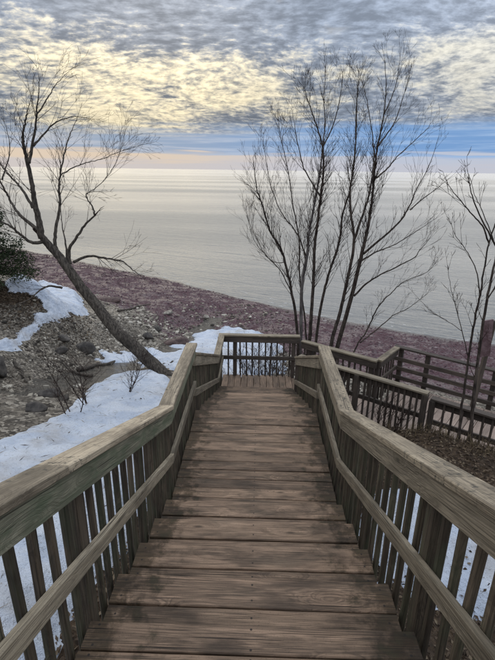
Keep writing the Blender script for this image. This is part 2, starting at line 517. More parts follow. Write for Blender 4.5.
M_GROUND = mat_terrain()
M_SNOW = mat_snow()
M_LAKE = mat_water('lake_water')
M_CREEK = mat_water('creek_water', True)
M_BARK = mat_bark('dark_bark', (0.028, 0.022, 0.019), (0.115, 0.092, 0.076))
M_BARK2 = mat_bark('furrowed_bark', (0.040, 0.034, 0.029), (0.145, 0.125, 0.103), 26.0)
M_TWIG = mat_bark('twig_bark', (0.026, 0.018, 0.015), (0.085, 0.058, 0.047))
M_GREYBARK = mat_bark('grey_bark', (0.085, 0.075, 0.072), (0.22, 0.20, 0.19), 10.0)
M_ROCK = mat_rock('dark_rock', (0.022, 0.019, 0.017), (0.085, 0.074, 0.064))
M_REDROCK = mat_rock('red_rock', (0.045, 0.026, 0.024), (0.13, 0.085, 0.075))
M_PALEROCK = mat_rock('pale_rock', (0.15, 0.13, 0.11), (0.36, 0.33, 0.28))
M_PEBBLE = mat_plain_varied('beach_stones', [(0.0, (0.036, 0.021, 0.026)), (0.4, (0.088, 0.044, 0.052)), (0.7, (0.115, 0.07, 0.078)), (0.9, (0.14, 0.115, 0.115)), (1.0, (0.24, 0.20, 0.20))], rough=0.7)
M_COBBLE = mat_plain_varied('creek_stones', [(0.0, (0.025, 0.022, 0.018)), (0.4, (0.085, 0.072, 0.058)), (0.7, (0.19, 0.165, 0.13)), (0.9, (0.34, 0.31, 0.25)), (1.0, (0.50, 0.47, 0.40))], rough=0.7)
M_LEAF = mat_plain_varied('dead_leaves', [(0.0, (0.028, 0.02, 0.014)), (0.4, (0.066, 0.046, 0.031)), (0.75, (0.10, 0.072, 0.047)), (1.0, (0.17, 0.135, 0.09))])
M_STRAW = mat_plain_varied('dry_grass_blades', [(0.0, (0.06, 0.042, 0.024)), (0.6, (0.13, 0.095, 0.055)), (1.0, (0.25, 0.2, 0.12))])
M_NEEDLE = mat_plain_varied('cedar_foliage', [(0.0, (0.014, 0.022, 0.011)), (0.5, (0.030, 0.045, 0.020)), (1.0, (0.062, 0.078, 0.034))])
M_SIGN = mat_rock('faded_red_paint', (0.085, 0.042, 0.045), (0.19, 0.125, 0.13))


# ------------------------------------------------------------------ object helpers
def link(o, parent=None):
    COL.objects.link(o)
    if parent is not None:
        o.parent = parent
    return o


def wpos(o):
    p = Vector((0, 0, 0))
    while o is not None:
        p += o.location; o = o.parent
    return p


def empty(name, loc, parent=None, **props):
    e = bpy.data.objects.new(name, None)
    e.empty_display_size = 0.2
    e.location = Vector(loc) - (wpos(parent) if parent else Vector((0, 0, 0)))
    for k, v in props.items():
        e[k] = v
    return link(e, parent)


def tag(o, label=None, category=None, group=None, kind=None):
    for k, v in (('label', label), ('category', category), ('group', group), ('kind', kind)):
        if v: o[k] = v
    return o


def mesh_obj(name, verts, faces, mat, parent=None, loc=(0, 0, 0), smooth=True):
    """verts in world coordinates; the object's origin is put at loc"""
    loc = Vector(loc)
    v = np.asarray(verts, float) - np.array(loc)
    me = bpy.data.meshes.new(name)
    me.from_pydata(v.tolist(), [], faces)
    me.materials.append(mat)
    if smooth:
        me.polygons.foreach_set('use_smooth', [True] * len(me.polygons))
    o = bpy.data.objects.new(name, me)
    o.location = loc - (wpos(parent) if parent else Vector((0, 0, 0)))
    return link(o, parent)


_board_cache = {}


def board_mesh(L, W, T, mat, ch=0.005):
    """chamfered board, length along X, width along Y, thickness along Z, centred"""
    key = (round(L, 3), round(W, 3), round(T, 3), mat.name)
    if key in _board_cache:
        return _board_cache[key]
    w, t = W / 2, T / 2
    c = min(ch, t * 0.4)
    prof = [(-w + c, -t), (w - c, -t), (w, -t + c), (w, t - c), (w - c, t), (-w + c, t), (-w, t - c), (-w, -t + c)]
    v = [(-L / 2, a, b) for a, b in prof] + [(L / 2, a, b) for a, b in prof]
    f = [(i, (i + 1) % 8, 8 + (i + 1) % 8, 8 + i) for i in range(8)]
    f = [tuple(reversed(q)) for q in f]
    f += [tuple(range(8)), tuple(range(15, 7, -1))]
    me = bpy.data.meshes.new('board')
    me.from_pydata(v, [], f)
    me.update()
    bm = bmesh.new(); bm.from_mesh(me); bmesh.ops.recalc_face_normals(bm, faces=bm.faces); bm.to_mesh(me); bm.free()
    me.materials.append(mat)
    _board_cache[key] = me
    return me


def board(name, p0, p1, W, T, mat, parent, up=(0, 0, 1), jit=0.0):
    """board whose centre line runs p0 -> p1; 'up' is the thickness direction"""
    p0, p1 = Vector(p0), Vector(p1)
    L = round((p1 - p0).length, 3)
    X = (p1 - p0).normalized()
    Z = Vector(up); Z = (Z - X * Z.dot(X)).normalized()
    Y = Z.cross(X)
    R = Matrix((X, Y, Z)).transposed()
    if jit:
        R = R @ Matrix.Rotation(rnd.gauss(0, jit), 3, 'X') @ Matrix.Rotation(rnd.gauss(0, jit * 0.4), 3, 'Z')
    o = bpy.data.objects.new(name, board_mesh(L, W, T, mat))
    o.rotation_euler = R.to_euler()
    o.location = (p0 + p1) / 2 - wpos(parent)
    return link(o, parent)


Zc = lambda z: z + CAMZ       # heights below are measured from the lens

# ------------------------------------------------------------------ ground
def axis(lo, hi, dlo, dhi, fine, coarse_n):
    a = list(np.arange(dlo, dhi + 1e-6, fine))
    left = dlo - np.geomspace(fine, dlo - lo, coarse_n)[::1]
    right = dhi + np.geomspace(fine, hi - dhi, coarse_n)
    return np.array(sorted(list(left) + a + list(right)))


xs = axis(-150, 150, -14, 13, 0.16, 34)
ys = axis(-120, 140, -2, 34, 0.16, 34)
GX, GY = np.meshgrid(xs, ys)
GZ = ground_z(GX, GY)
nx, ny = len(xs), len(ys)
V = np.stack([GX.ravel(), GY.ravel(), GZ.ravel()], 1)
I = np.arange(nx * ny).reshape(ny, nx)
F = np.stack([I[:-1, :-1].ravel(), I[:-1, 1:].ravel(), I[1:, 1:].ravel(), I[1:, :-1].ravel()], 1)
ground = mesh_obj('ground', V, F.tolist(), M_GROUND)
tag(ground, 'sloping lakeshore of leaf mould, creek gravel and red pebble beach', 'ground', kind='structure')
S = shore_s(GX, GY)
edge = S + fbm(GX * 0.4, GY * 0.4, 31) * 3.0
beach = smoothstep(13.5, 10.5, edge + 3.0 * smoothstep(-2, -8, GX) * 0)
gravel = np.maximum(smoothstep(6.0, 4.0, poly_dist(GX, GY, GULLY) + fbm(GX, GY, 5) * 2), smoothstep(17.5, 14.5, edge))
gravel = gravel * (1 - np.exp(-(((GX + 10.6) / 2.4) ** 2 + ((GY - 18.4) / 2.4) ** 2)) * 0.9)
for nm, arr in (('beach', beach), ('gravel', gravel)):
    a = ground.data.attributes.new(nm, 'FLOAT', 'POINT')
    a.data.foreach_set('value', arr.ravel().astype(np.float32))

# lake
K = 90000.0
lake = mesh_obj('lake', [(-K, -30, 0), (K, -30, 0), (K, K, 0), (-K, K, 0)], [(0, 1, 2, 3)], M_LAKE, smooth=False)
tag(lake, 'wide calm lake reflecting the cloudy evening sky', 'lake', kind='structure')

# thin broken line of foam where the small waves run up the beach
def foam(off, width, label, seed):
    m_, N_, b_ = new_mat('wave_foam')
    tcn = N_.node('ShaderNodeTexCoord')
    al = N_.smooth(N_.noise(N_.vmath('ADD', tcn.outputs['Object'], (seed, 0, 0)), 0.9, 5, 0.7, 0.6), 0.50, 0.62, 0.0, 0.42)
    b_.inputs['Base Color'].default_value = (0.62, 0.62, 0.6, 1); b_.inputs['Roughness'].default_value = 0.6
    N_.put(b_.inputs['Alpha'], al)
    sx = np.arange(-40, 34, 0.5); v, f = [], []
    # walk outwards from the beach to the real waterline
    for k, x in enumerate(sx):
        y0 = float(np.interp(x, SHORE[:, 0], SHORE[:, 1])); yy = np.linspace(y0 - 6, y0 + 6, 240)
        w_ = yy[int(np.argmax(ground_z(np.full(240, x), yy) < 0.0))]
        o_ = off + 0.25 * math.sin(x * 0.7 + seed) + float(fbm(x * 0.5, seed, 5)) * 0.8
        v += [(x + 0.4 * o_, w_ + o_, 0.012), (x + 0.4 * (o_ + width), w_ + o_ + width, 0.012)]
        if k: f.append((2 * k - 2, 2 * k, 2 * k + 1, 2 * k - 1))
    tag(mesh_obj('foam', v, f, m_), label, 'foam', kind='stuff')


foam(0.05, 0.35, 'thin foam line along the waterline of the beach', 1.0)
foam(1.5, 0.28, 'faint foam of a small breaker just off the beach', 4.0)

# creek following the gully
cp = []
for i in range(len(GULLY) - 1):
    for t in np.linspace(0, 1, 14, endpoint=False):
        cp.append(GULLY[i] * (1 - t) + GULLY[i + 1] * t)
cp = np.array(cp)
for _ in range(6):
    cp[1:-1] = (cp[:-2] + cp[1:-1] * 2 + cp[2:]) / 4
tan = np.gradient(cp, axis=0); tan /= np.linalg.norm(tan, axis=1)[:, None]
nor = np.stack([-tan[:, 1], tan[:, 0]], 1)
lev = ground_z(cp[:, 0], cp[:, 1]) + 0.06
lev = np.minimum.accumulate(lev)
cv, cf = [], []
for i in range(len(cp)):
    for k, w in enumerate(np.linspace(-1.5, 1.5, 9)):
        q = cp[i] + nor[i] * w
        cv.append((q[0], q[1], lev[i]))
for i in range(len(cp) - 1):
    for k in range(8):
        a = i * 9 + k
        cf.append((a, a + 1, a + 10, a + 9))
creek = mesh_obj('creek_water', cv, cf, M_CREEK)
tag(creek, 'shallow creek running between stones to the lake', 'creek', kind='structure')


# ------------------------------------------------------------------ snow
SNOW_TOPS = []


def snow(px_poly, T, label, world_poly=None, res=0.07, rough=0.5):
    pts = world_poly or [hit(*p).xy[:] for p in px_poly]
    pts = np.array(pts)
    x0, y0 = pts.min(0) - 0.4; x1, y1 = pts.max(0) + 0.4
    gx, gy = np.meshgrid(np.arange(x0, x1, res), np.arange(y0, y1, res))
    d = poly_dist(gx, gy, pts, True)
    sd = np.where(inside(gx, gy, pts), d, -d) + fbm(gx * 1.6, gy * 1.6, 77) * rough + fbm(gx * 5, gy * 5, 78) * 0.12
    z = ground_z(gx, gy) + T * smoothstep(-0.06, 0.55, sd) * (1 + fbm(gx * 0.9, gy * 0.9, 9) * 0.8) - 0.035 + fbm(gx * 3.5, gy * 3.5, 15) * 0.05
    keep = sd > -0.16
    idx = -np.ones(gx.shape, int); idx[keep] = np.arange(keep.sum())
    v = np.stack([gx[keep], gy[keep], z[keep]], 1)
    ff = []
    a, b, c, e = idx[:-1, :-1], idx[:-1, 1:], idx[1:, 1:], idx[1:, :-1]
    ok = (a >= 0) & (b >= 0) & (c >= 0) & (e >= 0)
    ff = np.stack([a[ok], b[ok], c[ok], e[ok]], 1)
    o = mesh_obj('snow', v, ff.tolist(), M_SNOW, loc=(float(pts[:, 0].mean()), float(pts[:, 1].mean()), float(z.mean())))
    top = v[(sd > 0.12)[keep]]
    SNOW_TOPS.append(top)
    return tag(o, label, 'snow', kind='stuff')


near_edge = [hit(*p).xy[:] for p in ((-40, 455), (0, 440), (35, 427), (62, 410), (82, 392), (108, 382), (135, 374), (158, 372))]
snow(None, 0.22, 'broad snow slope beside the upper stairs and railing', world_poly=[tuple(p) for p in near_edge] + [(-1.7, 10.2), (-0.9, 9.0), (-1.15, 5.0), (-1.3, 1.0), (-1.3, -1.0), (-5.5, -1.0), (-7.5, 5.5)])
snow([(6, 286), (40, 281), (60, 290), (80, 296), (90, 315), (62, 322), (42, 327), (31, 338), (24, 347), (0, 356), (-40, 362), (-40, 350), (0, 340), (18, 331), (34, 322), (43, 310), (38, 299), (8, 293)], 0.5, 'snow bank curling round the brown mound by the creek')
snow([(100, 350), (138, 342), (160, 352), (182, 344), (196, 334), (226, 326), (262, 332), (282, 348), (284, 372), (255, 384), (228, 382), (204, 372), (178, 385), (165, 366), (132, 368), (98, 362)], 0.2, 'snow patch behind the far landing and tree foot', rough=1.3)
snow(None, 0.2, 'snow patch under the near right railing', world_poly=[(1.15, 3.5), (1.15, 4.9), (1.6, 5.3), (2.4, 5.2), (3.2, 4.9), (4.0, 4.3), (3.5, 3.2), (2.2, 3.0)])

# ------------------------------------------------------------------ stairway
stair = empty('wooden_stairway', (0, 3.0, gz(0, 3.0)), label='weathered wooden stairway with railings descending from the viewer to a landing', category='stairway')
W2 = 0.75                        # half the distance between the inner edges of the hand rails
DK, HR = 3.67, -2.037            # where the first landing begins, height of its hand rail
A1 = 0.4206                      # slope of the flights
F1, F2, F3 = -2.99, -4.60, -4.52   # heights of the two landings and of the lower walk


def railing(parent, p0, p1, out, posts=(), name='railing', label=None, cap_mat=M_CAP, side_mat=M_RAIL, mid_mat=M_RAIL, bal_mat=M_BAL,
            drop=1.08, mid=0.52, post_drop=1.25, spacing=0.135, inset=0.0, ext0=0.0, ext1=0.0, mids=None, balusters=True, cap_w=0.135):
    """p0 -> p1: inner top edge of the cap, heights from the lens; out: horizontal unit vector pointing away from the walk"""
    out = Vector(out).normalized()
    p0 = Vector((p0[0], p0[1], Zc(p0[2]))) + out * inset
    p1 = Vector((p1[0], p1[1], Zc(p1[2]))) + out * inset
    r = empty(name, (p0 + p1) / 2 - Vector((0, 0, 1.0)), parent)
    if label: r['label'] = label
    d = (p1 - p0)
    L = math.hypot(d.x, d.y)
    slope = abs(d.z) / L
    dn = d.normalized()
    up = Vector((0, 0, 1))
    c0 = p0 - dn * ext0 + out * (cap_w / 2) - up * 0.019; c1 = p1 + dn * ext1 + out * (cap_w / 2) - up * 0.019
    # caps and rails come in lengths of up to 3 m
    n = max(1, int(round((c1 - c0).length / 2.9)))
    for k in range(n):
        a = c0.lerp(c1, k / n); b = c0.lerp(c1, (k + 1) / n)
        g = dn * (0.0015 if n > 1 else 0)
        board('hand_rail_cap', a + g, b - g, cap_w, 0.038, cap_mat, r, jit=0.004)
    s_ = up * (0.038 + 0.071 + 0.003)
    if side_mat:
        board('side_board', p0 + out * 0.039 - s_, p1 + out * 0.039 - s_, 0.14, 0.038, side_mat, r, up=out)
    for m_ in (mids if mids is not None else (mid,)):
        q = up * (m_ + 0.045)
        board('middle_rail', p0 + out * 0.039 - q, p1 + out * 0.039 - q, 0.089, 0.038, mid_mat, r, up=out)
    pt = []
    for t in posts:
        c = p0 + d * t + out * 0.105
        top = c - up * (0.042 + slope * 0.05)
        board('post', top - up * (post_drop - 0.042), top, 0.09, 0.09, bal_mat, r, up=out, jit=0.006)
        pt.append(t * L)
    if balusters:
        k = int(L / spacing)
        for i in range(k + 1):
            s = (i + 0.5) * L / (k + 1)
            if any(abs(s - q) < 0.075 for q in pt): continue
            s += rnd.gauss(0, 0.006)
            c = p0 + d * (s / L) + out * 0.081
            top = c - up * (0.041 + slope * 0.022 + 0.004)
            tilt = dn * rnd.gauss(0, 0.005)
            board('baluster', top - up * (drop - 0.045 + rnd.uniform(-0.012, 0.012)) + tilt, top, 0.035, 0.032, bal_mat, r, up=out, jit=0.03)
    return r


flight = empty('flight', (0, 1.6, Zc(-2.2)), stair, label='upper flight of wide brown treads')
for k in range(10):
    yn = 3.34 - k * 0.432; z = Zc(-2.81 + k * 0.1815 - 0.019)
    widths = (0.139, 0.139, 0.139) if k == 4 else ((0.198, 0.198) if k % 3 else (0.190, 0.206))
    y = yn
    for wd in widths:
        h = 0.79 + rnd.uniform(-0.006, 0.004)
        board('tread_board', (-h, y - wd / 2 + rnd.gauss(0, 0.002), z + rnd.gauss(0, 0.0025)), (h, y - wd / 2 + rnd.gauss(0, 0.003), z + rnd.gauss(0, 0.0025)), wd, 0.038, M_TREAD, flight, jit=0.008)
        y -= wd + 0.012
for sx in (-0.745, 0.0, 0.745):
    board('stringer', (sx, 3.62, Zc(-3.27)), (sx, -0.9, Zc(-3.27 + A1 * 4.52)), 0.235, 0.04, M_STRING, flight, up=(1, 0, 0))

land1 = empty('landing', (0, 4.4, Zc(F1)), stair, label='middle landing of crosswise boards')
y = 3.34 - 0.03
while y < 5.2:
    wd = rnd.choice((0.139, 0.139, 0.184))
    if y + wd > 5.3: break
    h = 0.79 + rnd.uniform(-0.006, 0.004)
    board('deck_board', (-h, y + wd / 2, Zc(F1 - 0.019) + rnd.gauss(0, 0.003)), (h, y + wd / 2 + rnd.gauss(0, 0.002), Zc(F1 - 0.019) + rnd.gauss(0, 0.003)), wd, 0.038, M_TREAD, land1, jit=0.008)
    y += wd + 0.008
L1E = y
for sx in (-0.745, 0.745):
    board('joist', (sx, 3.4, Zc(F1 - 0.135)), (sx, L1E - 0.02, Zc(F1 - 0.135)), 0.184, 0.04, M_STRING, land1, up=(1, 0, 0))
for sx in (-0.66, 0.66):
    for yy in (3.6, L1E - 0.12):
        board('support_post', (sx, yy, gz(sx, yy) - 0.3), (sx, yy, Zc(F1 - 0.045)), 0.09, 0.09, M_STRING, land1, up=(1, 0, 0))

flight2 = empty('flight', (0, 6.7, Zc(-3.7)), stair, label='lower flight dropping to the far landing')
for k in range(1, 9):
    yf = L1E + 0.02 + 0.445 * k; z = Zc(F1 - 0.179 * k - 0.019)
    for j in range(2):
        wd = 0.214; h = 0.79 + rnd.uniform(-0.006, 0.004)
        yc = yf - wd / 2 - j * (wd + 0.008)
        board('tread_board', (-h, yc, z + rnd.gauss(0, 0.0025)), (h, yc + rnd.gauss(0, 0.003), z + rnd.gauss(0, 0.0025)), wd, 0.038, M_TREAD, flight2, jit=0.008)
y2 = L1E + 0.02 + 0.445 * 8
for sx in (-0.745, 0.745):
    board('stringer', (sx, L1E + 0.1, Zc(F1 - 0.36)), (sx, y2 + 0.2, Zc(F2 - 0.30)), 0.235, 0.04, M_STRING, flight2, up=(1, 0, 0))

land2 = empty('landing', (0, 9.0, Zc(F2)), stair, label='far landing of lengthwise boards before the cross railing')
U, Nn = Vector((0.8, -0.6, 0)), Vector((0.6, 0.8, 0))     # lower walk runs along U, Nn points to the lake
x = -0.80
while x < 1.45:
    wd = 0.139; xc = x + wd / 2
    ya, yb = y2 + 0.015, 9.86
    if xc > 0.86:
        ya, yb = max(y2 + 0.015, (4.4 + 0.8 * (xc + wd / 2)) / 0.6 + 0.01), (8.32 - 0.6 * xc) / 0.8
    if yb - ya > 0.08:
        board('deck_board', (xc, ya, Zc(F2 - 0.019) + rnd.gauss(0, 0.002)), (xc + rnd.gauss(0, 0.002), yb, Zc(F2 - 0.019) + rnd.gauss(0, 0.002)), wd, 0.038, M_DECK, land2, jit=0.008)
    x += wd + 0.008
board('joist', (-0.8, y2 + 0.12, Zc(F2 - 0.135)), (0.8, y2 + 0.12, Zc(F2 - 0.135)), 0.184, 0.04, M_STRING, land2, up=(0, 1, 0))
board('joist', (-0.8, 9.8, Zc(F2 - 0.135)), (0.8, 9.8, Zc(F2 - 0.135)), 0.184, 0.04, M_STRING, land2, up=(0, 1, 0))
for sx in (-0.66, 0.66):
    for yy in (y2 + 0.25, 9.68):
        board('support_post', (sx, yy, gz(sx, yy) - 0.3), (sx, yy, Zc(F2 - 0.045)), 0.09, 0.09, M_STRING, land2, up=(1, 0, 0))

Y0 = -0.62
HR2 = -3.557
for sx, side in ((-1, 'left'), (1, 'right')):
    o = (sx, 0, 0); X = sx * W2
    sm = M_MOSSY if sx < 0 else M_RAIL
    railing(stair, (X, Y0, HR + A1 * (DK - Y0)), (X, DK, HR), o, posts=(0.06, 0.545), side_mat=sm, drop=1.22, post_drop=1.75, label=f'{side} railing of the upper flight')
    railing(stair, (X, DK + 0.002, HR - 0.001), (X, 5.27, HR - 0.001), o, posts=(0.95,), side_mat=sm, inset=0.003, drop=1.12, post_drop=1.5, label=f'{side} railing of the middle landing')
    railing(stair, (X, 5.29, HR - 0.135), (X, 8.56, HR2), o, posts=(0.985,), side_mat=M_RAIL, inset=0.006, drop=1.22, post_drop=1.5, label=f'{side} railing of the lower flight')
railing(stair, (-W2, 8.57, HR2), (-W2, 9.735, HR2), (-1, 0, 0), posts=(0.97,), inset=0.003, drop=1.16, post_drop=1.7, label='short left railing of the far landing')
railing(stair, (-W2 - 0.14, 9.74, HR2), (W2 + 0.22, 9.74, HR2), (0, 1, 0), posts=(0.20, 0.93), cap_mat=M_RAIL, side_mat=M_DARKW, mid_mat=M_DARKW, bal_mat=M_DARKW, drop=1.14, post_drop=1.7, spacing=0.15, label='dark railing across the end of the far landing')

# ------------------------------------------------------------------ lower walk and overlook deck
walk = empty('lower_walkway', (2.6, 7.7, gz(2.6, 7.7)), label='lower wooden boardwalk with dark railings turning off beside the beach', category='boardwalk')


def un(u, n, z=0.0):
    p = U * u + Nn * n
    return Vector((p.x, p.y, z))


NN0, NN1, NN2 = 7.39, 8.34, 9.43
UC = -3.14
floor = empty('deck', un(-2, 8, Zc(F3)), walk)
u = -4.36
while u < 1.6:
    wd = 0.139
    n1 = NN2 + 0.02 if u > UC else NN1 + 0.02
    board('deck_board', un(u + wd / 2, NN0 - 0.03 + rnd.uniform(-0.008, 0.008), Zc(F3 - 0.019) + rnd.gauss(0, 0.002)), un(u + wd / 2 + rnd.gauss(0, 0.002), n1, Zc(F3 - 0.019) + rnd.gauss(0, 0.002)), wd, 0.038, M_LOW, floor, jit=0.008)
    u += wd + 0.008
for nn in (NN0 + 0.04, NN1 - 0.02):
    board('joist', un(-4.3, nn, Zc(F3 - 0.135)), un(1.6, nn, Zc(F3 - 0.135)), 0.184, 0.04, M_STRING, floor, up=tuple(Nn))
board('joist', un(UC + 0.06, NN2 - 0.03, Zc(F3 - 0.135)), un(1.6, NN2 - 0.03, Zc(F3 - 0.135)), 0.184, 0.04, M_STRING, floor, up=tuple(Nn))
for uu in (-4.0, -2.2, -0.4, 1.3):
    for nn in (NN0 + 0.1, NN1 - 0.1) + ((NN2 - 0.1,) if uu > UC else ()):
        p = un(uu, nn)
        board('support_post', (p.x, p.y, gz(p.x, p.y) - 0.3), (p.x, p.y, Zc(F3 - 0.045)), 0.09, 0.09, M_STRING, floor, up=tuple(U))


def rail_un(ua, na, ub, nb, z, out, **kw):
    a, b = un(ua, na), un(ub, nb)
    return railing(walk, (a.x, a.y, z), (b.x, b.y, z), out, **kw)


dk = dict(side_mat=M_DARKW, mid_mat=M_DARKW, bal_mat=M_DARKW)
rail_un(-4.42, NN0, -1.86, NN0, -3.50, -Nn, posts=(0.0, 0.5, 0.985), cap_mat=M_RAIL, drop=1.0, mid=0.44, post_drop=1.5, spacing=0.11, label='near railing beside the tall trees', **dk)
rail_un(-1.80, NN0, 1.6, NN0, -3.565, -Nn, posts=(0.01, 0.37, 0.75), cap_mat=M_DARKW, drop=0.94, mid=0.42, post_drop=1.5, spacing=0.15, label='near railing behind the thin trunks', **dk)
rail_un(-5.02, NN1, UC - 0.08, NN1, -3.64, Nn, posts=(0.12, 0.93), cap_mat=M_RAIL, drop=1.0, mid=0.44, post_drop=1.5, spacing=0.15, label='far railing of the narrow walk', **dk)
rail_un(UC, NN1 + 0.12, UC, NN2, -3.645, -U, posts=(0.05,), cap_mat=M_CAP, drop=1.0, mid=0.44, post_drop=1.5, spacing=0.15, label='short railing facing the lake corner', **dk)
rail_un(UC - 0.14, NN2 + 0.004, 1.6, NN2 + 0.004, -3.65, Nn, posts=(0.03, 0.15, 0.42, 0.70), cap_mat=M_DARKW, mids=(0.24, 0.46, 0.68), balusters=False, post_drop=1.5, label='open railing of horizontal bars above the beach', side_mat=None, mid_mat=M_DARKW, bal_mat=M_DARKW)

# narrow faded red panel on a post on the deck
pb = at(474, 400, 7.9)
sp = empty('panel_post', (pb.x, pb.y, Zc(F3)), label='dark post with a narrow faded red panel on the lower deck', category='post')
board('post', (pb.x - 0.02, pb.y, Zc(F3)), (pb.x + 0.13, pb.y + 0.1, at(482, 322, 7.9).z), 0.075, 0.075, M_DARKW, sp, up=(0, 1, 0))
pa, pc = at(485, 356, 7.85), at(488.5, 320, 7.85)
board('panel', pa, pc, 0.2, 0.03, M_SIGN, sp, up=(0.3, -1, 0))


# ------------------------------------------------------------------ trees
class Mesh:
    def __init__(s): s.v, s.f = [], []

    def tube(s, pts, rad, sides=6):
        n = len(pts); base = len(s.v)
        up = Vector((0.31, 0.77, 0.2)).normalized()
        for i in range(n):
            t = (pts[min(i + 1, n - 1)] - pts[max(i - 1, 0)])
            if t.length < 1e-9: t = Vector((0, 0, 1))
            t.normalize()
            a = up - t * up.dot(t)
            if a.length < 1e-4: a = Vector((1, 0, 0)) - t * t.x
            a.normalize(); b = t.cross(a); up = a
            for k in range(sides):
                an = 2 * math.pi * k / sides
                s.v.append(pts[i] + a * (math.cos(an) * rad[i]) + b * (math.sin(an) * rad[i]))
        for i in range(n - 1):
            for k in range(sides):
                q = base + i * sides; k2 = (k + 1) % sides
                s.f.append((q + k, q + k2, q + sides + k2, q + sides + k))
        s.f.append(tuple(base + (n - 1) * sides + k for k in range(sides)))
        s.f.append(tuple(base + k for k in reversed(range(sides))))

    def build(s, name, mat, parent, loc):
        return mesh_obj(name, [tuple(v) for v in s.v], s.f, mat, parent, loc)


def curve(pts, sub=5, wob=0.0, r=rnd):
    out = []
    n = len(pts)
    for i in range(n - 1):
        p0, p1, p2, p3 = pts[max(i - 1, 0)], pts[i], pts[i + 1], pts[min(i + 2, n - 1)]
        for k in range(sub):
            t = k / sub
            q = 0.5 * ((2 * p1) + (p2 - p0) * t + (2 * p0 - 5 * p1 + 4 * p2 - p3) * t * t + (3 * p1 - p0 - 3 * p2 + p3) * t ** 3)
            if wob and (i or k): q = q + Vector((r.gauss(0, wob), r.gauss(0, wob), r.gauss(0, wob)))
            out.append(q)
    out.append(pts[-1])
    return out


def rvec(r): return Vector((r.gauss(0, 1), r.gauss(0, 1), r.gauss(0, 1))).normalized()


def twig(M, p, d, L, rad, lvl, r, droop=0.0, kids=4, rise=0.25):
    n = max(3, int(L / 0.13))
    pts, rs = [p.copy()], [rad]
    q = p.copy(); d = d.normalized()
    step = L / n
    spawn = []
    for i in range(n):
        d = (d + rvec(r) * 0.085 + Vector((0, 0, rise * 0.22 - droop * (i / n)))).normalized()
        q = q + d * step
        t = (i + 1) / n
        pts.append(q.copy()); rs.append(max(0.0021, rad * (1 - 0.8 * t)))
        if lvl > 0 and i >= 1: spawn.append((q.copy(), d.copy(), t))
    M.tube(pts, rs, 4 if rad > 0.012 else 3)
    if lvl > 0:
        for _ in range(kids):
            b, dd, t = r.choice(spawn)
            a = rvec(r); a = (a - dd * a.dot(dd)).normalized()
            nd = dd * 0.8 + a * 0.5
            twig(M, b, nd, L * r.uniform(0.35, 0.7) * (1.15 - 0.4 * t), max(0.0023, rad * 0.55), lvl - 1, r, droop, max(2, kids - 1), rise)


def make_tree(name, label, category, limbs, base_y, seed, bark=M_BARK, twigmat=M_TWIG, dens=6.0, tl=(0.35, 1.0), lvl=2, kids=4, droop=0.0, group=None, start=0.3, ground=True, wob=0.006, rise=0.25, thin=0.70):
    """limbs: (name, pixel path, radius at base, radius at tip, depth drift, twig factor[, material])"""
    r = random.Random(seed)
    first = limbs[0][1][0]
    b0 = at(first[0], first[1], base_y)
    root = empty(name, (b0.x, b0.y, min(b0.z, gz(b0.x, b0.y))), label=label, category=category)
    if group: root['group'] = group
    crown = Mesh()
    for i, lb in enumerate(limbs):
        nm, px, ra, rb, drift, tf = lb[:6]
        d0 = lb[7] if len(lb) > 7 else 0.0
        mt = lb[6] if len(lb) > 6 and lb[6] else bark
        n = len(px)
        pts = [at(p[0], p[1], base_y + d0 + drift * (k / (n - 1)) ** 1.3) for k, p in enumerate(px)]
        if nm in ('trunk', 'stem') and ground:
            # carry the stem on down into the ground
            d = (pts[0] - pts[1]).normalized(); d = (d + Vector((0, 0, -1.2))).normalized()
            q = pts[0].copy(); k = 0
            while q.z > gz(q.x, q.y) - 0.15 and k < 60:
                q = q + d * 0.1; k += 1
            if k: pts.insert(0, q)
        c = curve(pts, 6, wob, r)
        m = len(c)
        ra, rb = (ra * (0.86 if nm == 'trunk' and ra > 0.1 else thin), rb * 0.55)
        rs = [ra + (rb - ra) * (k / (m - 1)) ** 0.8 for k in range(m)]
        if nm == 'trunk':
            for k in range(min(8, m)): rs[k] *= 1 + 0.5 * (1 - k / 8) ** 2
        T = Mesh(); T.tube(c, rs, 10 if ra > 0.09 else (7 if ra > 0.03 else 5))
        T.build(nm, mt, root, tuple(c[0]))
        tot = sum((c[k + 1] - c[k]).length for k in range(m - 1))
        cnt = int(tot * dens * tf)
        for _ in range(cnt):
            t = start + (1 - start) * r.random()
            k = min(m - 2, int(t * (m - 1)))
            ax = (c[k + 1] - c[k]).normalized()
            a = rvec(r); a = (a - ax * a.dot(ax)).normalized()
            nd = ax * 0.8 + a * 0.55 + Vector((0, 0, 0.12))
            L = r.uniform(*tl) * (1.15 - 0.65 * t)
            twig(crown, c[k].lerp(c[k + 1], r.random()), nd, L, max(0.0035, min(0.010, rs[k] * 0.35)), lvl if L > 0.3 else lvl - 1, r, droop, kids, rise)
        # fine leader continuing past the tip
        twig(crown, c[-1], (c[-1] - c[-3]), 0.25, max(0.003, rb), 1, r, droop, 3, rise)
    crown.build('crown', twigmat, root, tuple(b0))
    return root


